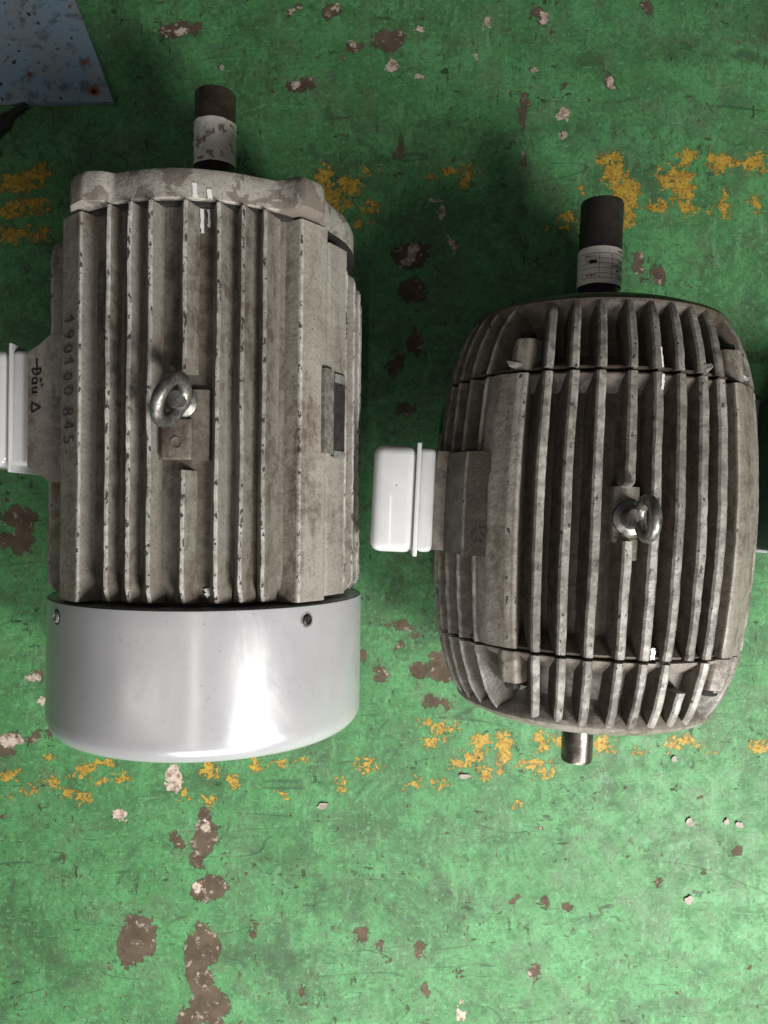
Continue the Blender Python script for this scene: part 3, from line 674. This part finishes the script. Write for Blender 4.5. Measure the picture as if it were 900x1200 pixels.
# ================================================================ motor B (right, bare ends)
def motor_b():
    from mathutils import Matrix
    root = empty('electric_motor', (.239, 0, 0), R(-2.7))
    tag(root, 'oily brown-grey finned electric motor with both shaft ends bare, at the right', 'electric motor', 'electric motors on the workshop floor')
    RA = .179; RB = .153; RS = .170
    y0, y1 = -.1425, .1355
    def barrel(ya, yb):   # end rings rise to the joint
        return [(ya, RS - .003), (ya + .0015, RS), (ya + .003, RS), (ya + .020, RB)] + [(y, RB) for y in stations(ya + .035, yb - .035, .02)] + [(yb - .020, RB), (yb - .003, RS), (yb - .0015, RS), (yb, RS - .003)]
    housing = lathe('housing', barrel(y0, y1), 'barrel_b', root, H, 120, .0007)
    tops = [-.088, -.064, -.038, -.008, .017, .042, .067, .090]
    sides = (.103, .079, .054, .026, -.002, -.03, -.056, -.08, -.104)
    def fins(parent, ya, yb, mat, ts, seed, skip=()):
        for i, x in enumerate(tops):
            for sg in (1, -1):
                zt = math.sqrt(RA ** 2 - x ** 2); zb = math.sqrt(RB ** 2 - x ** 2) - .004
                b = (x * .97, zb * sg); t = (x, zt * sg)
                if i == 3 and sg == 1 and parent.name.startswith('housing'):
                    fin('fin', b, t, .0092, .0047, .022, yb, mat, parent, H, .006, 0, ts, seed=seed + i, rnd=.002)
                    fin('fin', b, t, .0092, .0047, ya, -.028, mat, parent, H, 0, .0, ts, seed=seed + i + 50, rnd=.002)
                else:
                    fin('fin', b, t, .0092, .0047, ya, yb, mat, parent, H, 0, 0, ts, seed=seed + i + (0 if sg > 0 else 20), rnd=.002)
        for i, z in enumerate(sides):
            for sg in (1, -1):
                if sg == 1 and i == 0: continue
                xt = math.sqrt((RA - .0008) ** 2 - z * z); xb = math.sqrt(RB ** 2 - z * z) - .004
                fin('fin', (xb * sg, z * .97), (xt * sg, z), .0080, .0030, ya, yb, mat, parent, H, 0, 0, ts, seed=seed + 70 + i, rnd=.002)
    fins(housing, y0 + .001, y1 - .001, 'fin_b', None, 100)
    rails = ([(-.146, .092), (-.1335, .1215), (-.1145, .1385), (-.1065, .1425), (-.094, .112), (-.12, .085)],
             [(.098, .112), (.1095, .1415), (.117, .1395), (.147, .1035), (.146, .088), (.118, .085)])
    for k, pts in enumerate(rails):
        block('corner_rail', pts, y0 + .0012, y1 - .0012, 'cast_b', housing, H, .0028, wear_idx=(2, 3) if k == 0 else (1, 3))
        block('corner_rail', [(x, -z) for x, z in pts], y0 + .0012, y1 - .0012, 'cast_b', housing, H, .0028)
    for sx in (-1, 1):
        block('foot', [(sx * .06, -.132), (sx * .14, -.132), (sx * .168, -.16), (sx * .168, -.1795), (sx * .08, -.1795)], -.1, .1, 'cast_b', root, H, .004)
    # end shields: ribs slope down to the outer ring
    def shield(sgn, yj, L, seed):
        ys = yj + sgn * .0022; ye = yj + sgn * L
        pr = [(ys, RS - .004), (ys + sgn * .001, RS), (ys + sgn * .003, RS), (ys + sgn * .016, RB - .004), (ye - sgn * .026, RB - .010), (ye - sgn * .014, RB - .004), (ye - sgn * .005, RB + .008), (ye + sgn * .000, RB + .0095), (ye + sgn * .004, RB + .006), (ye + sgn * .012, .138), (ye + sgn * .016, .122), (ye + sgn * .017, .07), (ye + sgn * .020, .055), (ye + sgn * .022, .035)]
        sh = lathe('end_shield', pr, 'barrel_b' if sgn > 0 else 'shield_b', root, H, 140, .0007)
        def ts(y):
            u = abs(y - yj) / L
            return 1 - .30 * u ** 1.6 - .42 * max(0, u - .62) ** 2 * 2
        ya, yb = sorted((ys + sgn * .0005, ye))
        def tsl(y): return ts(y)
        for i, x in enumerate(tops):
            if sgn < 0 and i == 6: yb_, ya_ = yb - .030, ya
            else: ya_, yb_ = ya, yb
            for sg in (1, -1):
                zt = math.sqrt(RA ** 2 - x ** 2); zb = math.sqrt((RB - .012) ** 2 - x ** 2) - .004
                fin('fin', (x * .93, zb * sg), (x, zt * sg), .0092, .0047, ya_, yb_, 'shieldfin_b', sh, H, 0, 0, tsl, seed=seed + i, rnd=.002)
        for i, z in enumerate(sides):
            for sg in (1, -1):
                xt = math.sqrt((RA - .0008) ** 2 - z * z); xb = math.sqrt((RB - .012) ** 2 - z * z) - .004
                fin('fin', (xb * sg, z * .93), (xt * sg, z), .0080, .0030, ya, yb, 'shieldfin_b', sh, H, 0, 0, tsl, seed=seed + 70 + i, rnd=.002)
        # bolt lugs
        for k, (th, bw) in enumerate(((-41.5, .0145), (45.5, .0150), (138, .0145), (-138, .0145))):
            c = polar(.158, th); o_ = Vector((math.sin(R(th)), math.cos(R(th)))); s_ = Vector((o_.y, -o_.x)); cc = Vector((0, 0))
            def P(u, v): q = o_ * v + s_ * u; return (q.x, q.y)
            pts = [P(-bw, .140), P(-bw, .168), P(-.002, .1785), P(bw * .75, .1755), P(bw, .168), P(bw, .140)]
            l0, l1 = sorted((ys + sgn * .0005, ys + sgn * .033))
            lug = block('bolt_lug', pts, l0, l1, 'cast_b', sh, H, .0025, .0008, .006, wear_idx=(2,), end_shrink=.04)
            bl = lathe('bolt', [(0, .0095), (.006, .0095), (.0075, .0085), (.0075, .002)], 'bolt', lug, 0, 6)
            q = o_ * .1625
            bl.data.transform(Matrix.Translation((q.x, l1 if sgn > 0 else l0, H + q.y)) @ (Matrix.Rotation(math.pi, 4, 'Z') if sgn < 0 else Matrix()))
        return sh
    ds = shield(1, y1, .076, 300)
    dt = shield(-1, y0, .073, 400)
    # broken bright patches on the lugs and joint
    def shard(parent, x, y, z, sx, sy, sz, seed, mat='bare'):
        rs = random.Random(seed); V = []
        for i in range(7):
            a = 2 * math.pi * i / 7 + rs.uniform(-.25, .25); r = rs.uniform(.6, 1.0)
            V.append((x + math.cos(a) * sx * r, y + math.sin(a) * sy * r, z - sz + rs.uniform(0, .001)))
        V += [(x + rs.uniform(-.3, .3) * sx, y + rs.uniform(-.3, .3) * sy, z), (x + rs.uniform(0, .5) * sx, y + rs.uniform(-.5, 0) * sy, z - sz * .2)]
        F = [(i, (i + 1) % 7, 7 if i < 4 else 8) for i in range(7)] + [(4, 7, 8), (0, 8, 7)]
        link('broken_edge', V, F, mat, parent, None, 5)
    shard(ds, -.118, y1 + .008, H + .1385, .015, .006, .007, 1, 'wornrim')
    shard(ds, .072, y1 + .010, H + .1620, .012, .008, .009, 2)
    shard(ds, .128, y1 + .011, H + .1240, .013, .008, .008, 3)
    shard(dt, -.098, y0 - .040, H + .125, .014, .006, .008, 4, 'wornrim')
    shard(dt, .040, y0 - .004, H + .172, .009, .008, .006, 5, 'wornrim')
    shard(dt, .118, y0 - .036, H + .125, .010, .005, .006, 6, 'wornrim')
    # shafts
    ye = y1 + .076
    sh = lathe('shaft', [(ye, .0236), (.345, .0236), (.350, .021)], 'shaft_dark', root, H, 48)
    lathe('collar', [(ye + .008, .034), (ye + .022, .033), (ye + .024, .026)], 'shaft_dark', sh, H, 40)
    lathe('black_sleeve', [(.3035, .0238), (.3035, .0246), (.3595, .0246), (.3620, .0236), (.3620, .018), (.350, .017)], 'sleeve', sh, H, 48, closed_ends=False)
    lb = cyl_patch('printed_label', -2.0, 2.2, .2615, .3040, .0249, H, 'paper', sh, .0006, 46, 12, 0, 3, .0004, .0003)
    lb['label'] = 'white printed label wrapped round the shaft'
    for yy in (.2675, .2725, .2785, .2840, .2895, .2955):
        cyl_patch('ruled_line', -1.15, 1.25, yy, yy + .00045, .02575, H, 'print', lb, 0, 24, 1, 0, 1, .00008)
    for th in (-.28, .30):
        cyl_patch('ruled_line', th, th + .016, .2675, .2955, .02575, H, 'print', lb, 0, 1, 6, 0, 1, .00008)
    rs = random.Random(5)
    for (yy, t0, t1) in ((.2915, -.95, -.42), (.2855, -.9, -.35), (.2695, -.85, -.45), (.2805, .25, 1.0), (.2865, .72, .95), (.2985, .62, .95), (.2690, .6, 1.05), (.2755, .55, .72)):
        t = t0
        while t < t1:   # illegible print
            ww = rs.uniform(.02, .06)
            cyl_patch('print_mark', t, t + ww, yy, yy + rs.uniform(.0012, .0024), .0258, H, 'print', lb, .0003, 2, 2, 0, rs.random() * 9, .00008)
            t += ww + rs.uniform(.02, .05)
    cyl_patch('label_tear', -.72, -.38, .2842, .2882, .0258, H, 'bolt', lb, .001, 6, 4, 0, 2, .0001)
    ts_ = lathe('tail_shaft', [(y0 - .06, .0185), (-.288, .0180), (-.2915, .0168), (-.2915, .004)], 'shaft_steel', root, H, 40)
    lathe('collar', [(y0 - .084, .026), (y0 - .100, .0255), (y0 - .102, .02)], 'shaft_steel', ts_, H, 32)
    # eyebolt
    block('lifting_boss', [(-.020, .135), (-.019, .1635), (.006, .1645), (.008, .135)], -.030, .024, 'cast_b', housing, H, .003)
    rbox('lifting_pad', (-.001, -.036, H + .160), (.014, .022, .010), .002, 'cast_b', housing)
    eb = lathe('eyebolt', [(0, .0165), (.006, .0165), (.009, .011), (.018, .0095), (.024, .009)], 'zinc', root, 0, 32)
    ex, ey, ez = -.004, -.006, H + .164
    eb.data.transform(Matrix.Translation((ex, ey, ez)) @ Matrix.Rotation(R(90), 4, 'X'))
    torus('ring', (ex + .006, ey, ez + .036), .0170, .0056, (0, R(5), R(2)), 'zinc', eb)
    # pad across the flank fins, neck and terminal box
    block('casting_pad', [(-.120, .090), (-.1265, .1275), (-.1555, .1000), (-.1745, .060), (-.150, .03)], -.052, .056, 'pad_b', housing, H, .0016, .0005, wear_idx=(2,))
    scr = [arc(.3, .5, .3, .5, 0, 400), [(0, .1), (.5, .6), (1.0, .2)], arc(.8, .35, .25, .4, 40, 420), [(-.3, -.2), (.3, .2), (.55, 1.1)], [(.9, -.1), (1.15, .8), (.75, .6)], [(.2, .0), (.9, .1)]]
    a = Vector((-.1555, .1000)); b = Vector((-.1265, .1275)); dd = (b - a).normalized(); nr = Vector((-dd.y, dd.x)); nr = nr if nr.y > 0 else -nr
    def tomap(u, v, lf): p = a + dd * (.010 + u) + nr * (.0007 + lf); return (p.x, -.040 + v, H + p.y)
    ribbon('scribble', [[(p[0] * .020, p[1] * .022) for p in s] for s in scr], .0012, tomap, 'print', housing)
    block('terminal_neck', [(-.150, -.055), (-.150, .068), (-.186, .062), (-.186, -.055)], -.050, .058, 'cast_b', housing, H, .006)
    tb = rbox('terminal_box', (-.1935, .004, H), (.018, .114, .128), .006, 'enamel', root)
    rbox('rim', (-.2035, .004, H), (.0050, .124, .135), .0014, 'enamel', tb, 2)
    rbox('lid', (-.2285, .004, H + .001), (.048, .117, .130), .011, 'enamel', tb, 4)
    tb['label'] = 'white enamelled terminal box on the left flank'
    # white witness marks
    th = math.asin(.0205 / RA)
    cyl_patch('paint_mark', th - .007, th + .006, y1 + .024, y1 + .004, .1768, H, 'mark', ds, .0008, 4, 8, .010, 50)
    cyl_patch('paint_mark', th - .002, th + .013, y1 - .003, y1 - .018, .1792, H, 'mark', housing, .0012, 4, 8, -.006, 52)
    cyl_patch('paint_mark', R(8.6), R(10.2), y0 + .012, y0 + .001, .1702, H, 'mark', housing, .0025, 6, 8, 0, 55)
    # the whole casting is crowned: widest at mid length, drawn in towards both ends
    def crown(o):
        for ch in o.children:
            if ch.name.split('.')[0] in ('terminal_box', 'foot', 'shaft', 'tail_shaft'): continue
            if ch.type == 'MESH':
                for v in ch.data.vertices:
                    k = 1.004 - .052 * (abs(v.co.y) / .14) ** 2 if ch.name.split('.')[0] != 'eyebolt' and o.name.split('.')[0] != 'eyebolt' else 1
                    v.co.x *= k; v.co.z = H + (v.co.z - H) * k
            crown(ch)
    crown(root)
    return root
motor_b()

# ================================================================ things round the motors
def slab(name, outline, z0, z1, mat, hole=None, bev=.0012):
    bm = bmesh.new()
    vs_ = [bm.verts.new((x, y, z0)) for x, y in outline]; f = bm.faces.new(vs_)
    ext = bmesh.ops.extrude_face_region(bm, geom=[f]); bmesh.ops.translate(bm, verts=[e for e in ext['geom'] if isinstance(e, bmesh.types.BMVert)], vec=(0, 0, z1 - z0))
    bmesh.ops.recalc_face_normals(bm, faces=bm.faces)
    bmesh.ops.bevel(bm, geom=list(bm.edges), offset=bev, segments=2, affect='EDGES')
    me = bpy.data.meshes.new(name); bm.to_mesh(me); bm.free(); me.materials.append(M[mat])
    o = bpy.data.objects.new(name, me); COL.objects.link(o); return o

# blue steel plate, with a rusty bolt hole near its corner
def blue_plate():
    ztop = .012; s = (CAM_H - ztop) / FPX
    def W(px, py): return ((px - 450) * s, (600 - py) * s)
    P = [W(133, 119), W(112, 62), W(88, 0), W(66, -60), W(-120, -60), W(-120, 119)]
    hc = W(110, 107); hr = .0042
    n = 20
    # top sheet with a real hole: fan between the hole ring and the outline
    outer = []
    for i in range(len(P)):
        a, b = Vector(P[i]), Vector(P[(i + 1) % len(P)])
        for k in range(12): outer.append(a + (b - a) * k / 12)
    m = len(outer)
    ang = [math.atan2(p.y - hc[1], p.x - hc[0]) for p in outer]
    V, F, Wr = [], [], []
    rings = []
    for r_i in range(4):
        ring = []
        for p, an in zip(outer, ang):
            hole = Vector(hc) + Vector((math.cos(an), math.sin(an))) * hr
            mid = Vector(hc) + Vector((math.cos(an), math.sin(an))) * min(.013, (p - Vector(hc)).length * .6)
            q = (hole, mid, p + (Vector(hc) - p).normalized() * .0012, p)[r_i]
            ring.append(len(V)); V.append((q.x, q.y, ztop if r_i < 3 else ztop - .001)); Wr.append((1, .15, 0, 0.12)[r_i])
        rings.append(ring)
    lo, li = [], []
    for p in outer: lo.append(len(V)); V.append((p.x, p.y, 0.0015)); Wr.append(.4)
    for an in ang: li.append(len(V)); V.append((hc[0] + math.cos(an) * hr, hc[1] + math.sin(an) * hr, 0.0015)); Wr.append(1)
    for a, b in ((rings[0], rings[1]), (rings[1], rings[2]), (rings[2], rings[3]), (rings[3], lo), (lo, li), (li, rings[0])):
        for i in range(m): j = (i + 1) % m; F.append((a[i], a[j], b[j], b[i]))
    o = link('steel_plate', V, F, 'blue', None, Wr, 30)
    tag(o, 'flat blue painted steel plate with rust spots and a bolt hole in its corner', 'steel plate')
blue_plate()

# black rubber strip by the plate
def strip():
    S = CAM_H / FPX
    def W(px, py): return Vector(((px - 450) * S, (600 - py) * S, 0))
    path = [W(-40, 190), W(-8, 158), W(8, 145), W(17, 137), W(34, 126)]
    wd = [.014, .013, .011, .0055, .0045]; V, F = [], []
    for i, p in enumerate(path):
        d = (path[min(i + 1, 4)] - path[max(i - 1, 0)]).normalized(); s = Vector((-d.y, d.x, 0)); w_ = wd[i]
        lift = (0, .001, .003, .004, .004)[i]
        for a, z in ((-w_, .0005), (w_, .0005), (w_ * .9, .006), (-w_ * .9, .006)): V.append(p + s * a + Vector((0, 0, z + lift)))
    for i in range(4):
        for k in range(4): a = i * 4 + k; b = i * 4 + (k + 1) % 4; F.append((a, b, b + 4, a + 4))
    F += [(0, 3, 2, 1), (16, 17, 18, 19)]
    o = link('rubber_strip', V, F, 'black_rubber')
    tag(o, 'torn black rubber strip lying just below the blue plate', 'rubber strip')
strip()

# dark steel case that peeps out behind the right motor
def case():
    e = empty('steel_case', (.62, .045, 0), R(-3)); tag(e, 'dark steel case half hidden beyond the right motor, at the picture edge', 'steel case')
    rbox('body', (0, 0, .056), (.205, .205, .104), .006, 'dark_steel', e)
    rbox('base_lip', (0, 0, .0035), (.214, .214, .005), .0015, 'lip', e)
    rbox('lid', (0, 0, .112), (.211, .211, .010), .003, 'dark_steel', e)
case()

# loose flakes on the floor
def flake(px, py, sx, sy, seed, label):
    S = CAM_H / FPX; rs = random.Random(seed); V = []
    n = 9
    for i in range(n):
        a = 2 * math.pi * i / n; r = rs.uniform(.55, 1.0)
        V.append(((px - 450) * S + math.cos(a) * sx * r * S, (600 - py) * S + math.sin(a) * sy * r * S, .0006 + rs.uniform(0, .0022)))
    V += [(x, y, z + .0009) for x, y, z in V]
    F = [tuple(range(n))[::-1], tuple(range(n, 2 * n))] + [(i, (i + 1) % n, (i + 1) % n + n, i + n) for i in range(n)]
    o = link('paint_flake', V, F, 'chipwhite', None, None, 10); tag(o, label, 'paint flake', 'loose paint flakes on the floor')
for a in ((379, 944, 9, 5, 1, 'pale flake on the floor between the silver cowl and the tail shaft'),
          (808, 963, 6, 6, 2, 'pale round flake below the right motor, left of two small flakes'),
          (851, 962, 4, 5, 3, 'smaller of the two pale flakes side by side near the right picture edge'),
          (866, 966, 6, 5, 4, 'larger of the two pale flakes side by side near the right picture edge'),
          (807, 1054, 6, 7, 5, 'lowest pale flake at the lower right, alone on the green floor'),
          (544, 909, 9, 4, 6, 'thin pale flake just below the yellow paint remains by the tail shaft'),
          (789, 889, 5, 5, 7, 'pale flake close below the right motor beside a dark nick'),
          (624, 84, 4, 4, 8, 'pale flake on the bare green floor at top centre right'),
          (661, 158, 5, 5, 9, 'pale flake above the black right shaft'),
          (260, 80, 4, 4, 10, 'small pale flake just above the left shaft')):
    flake(*a)
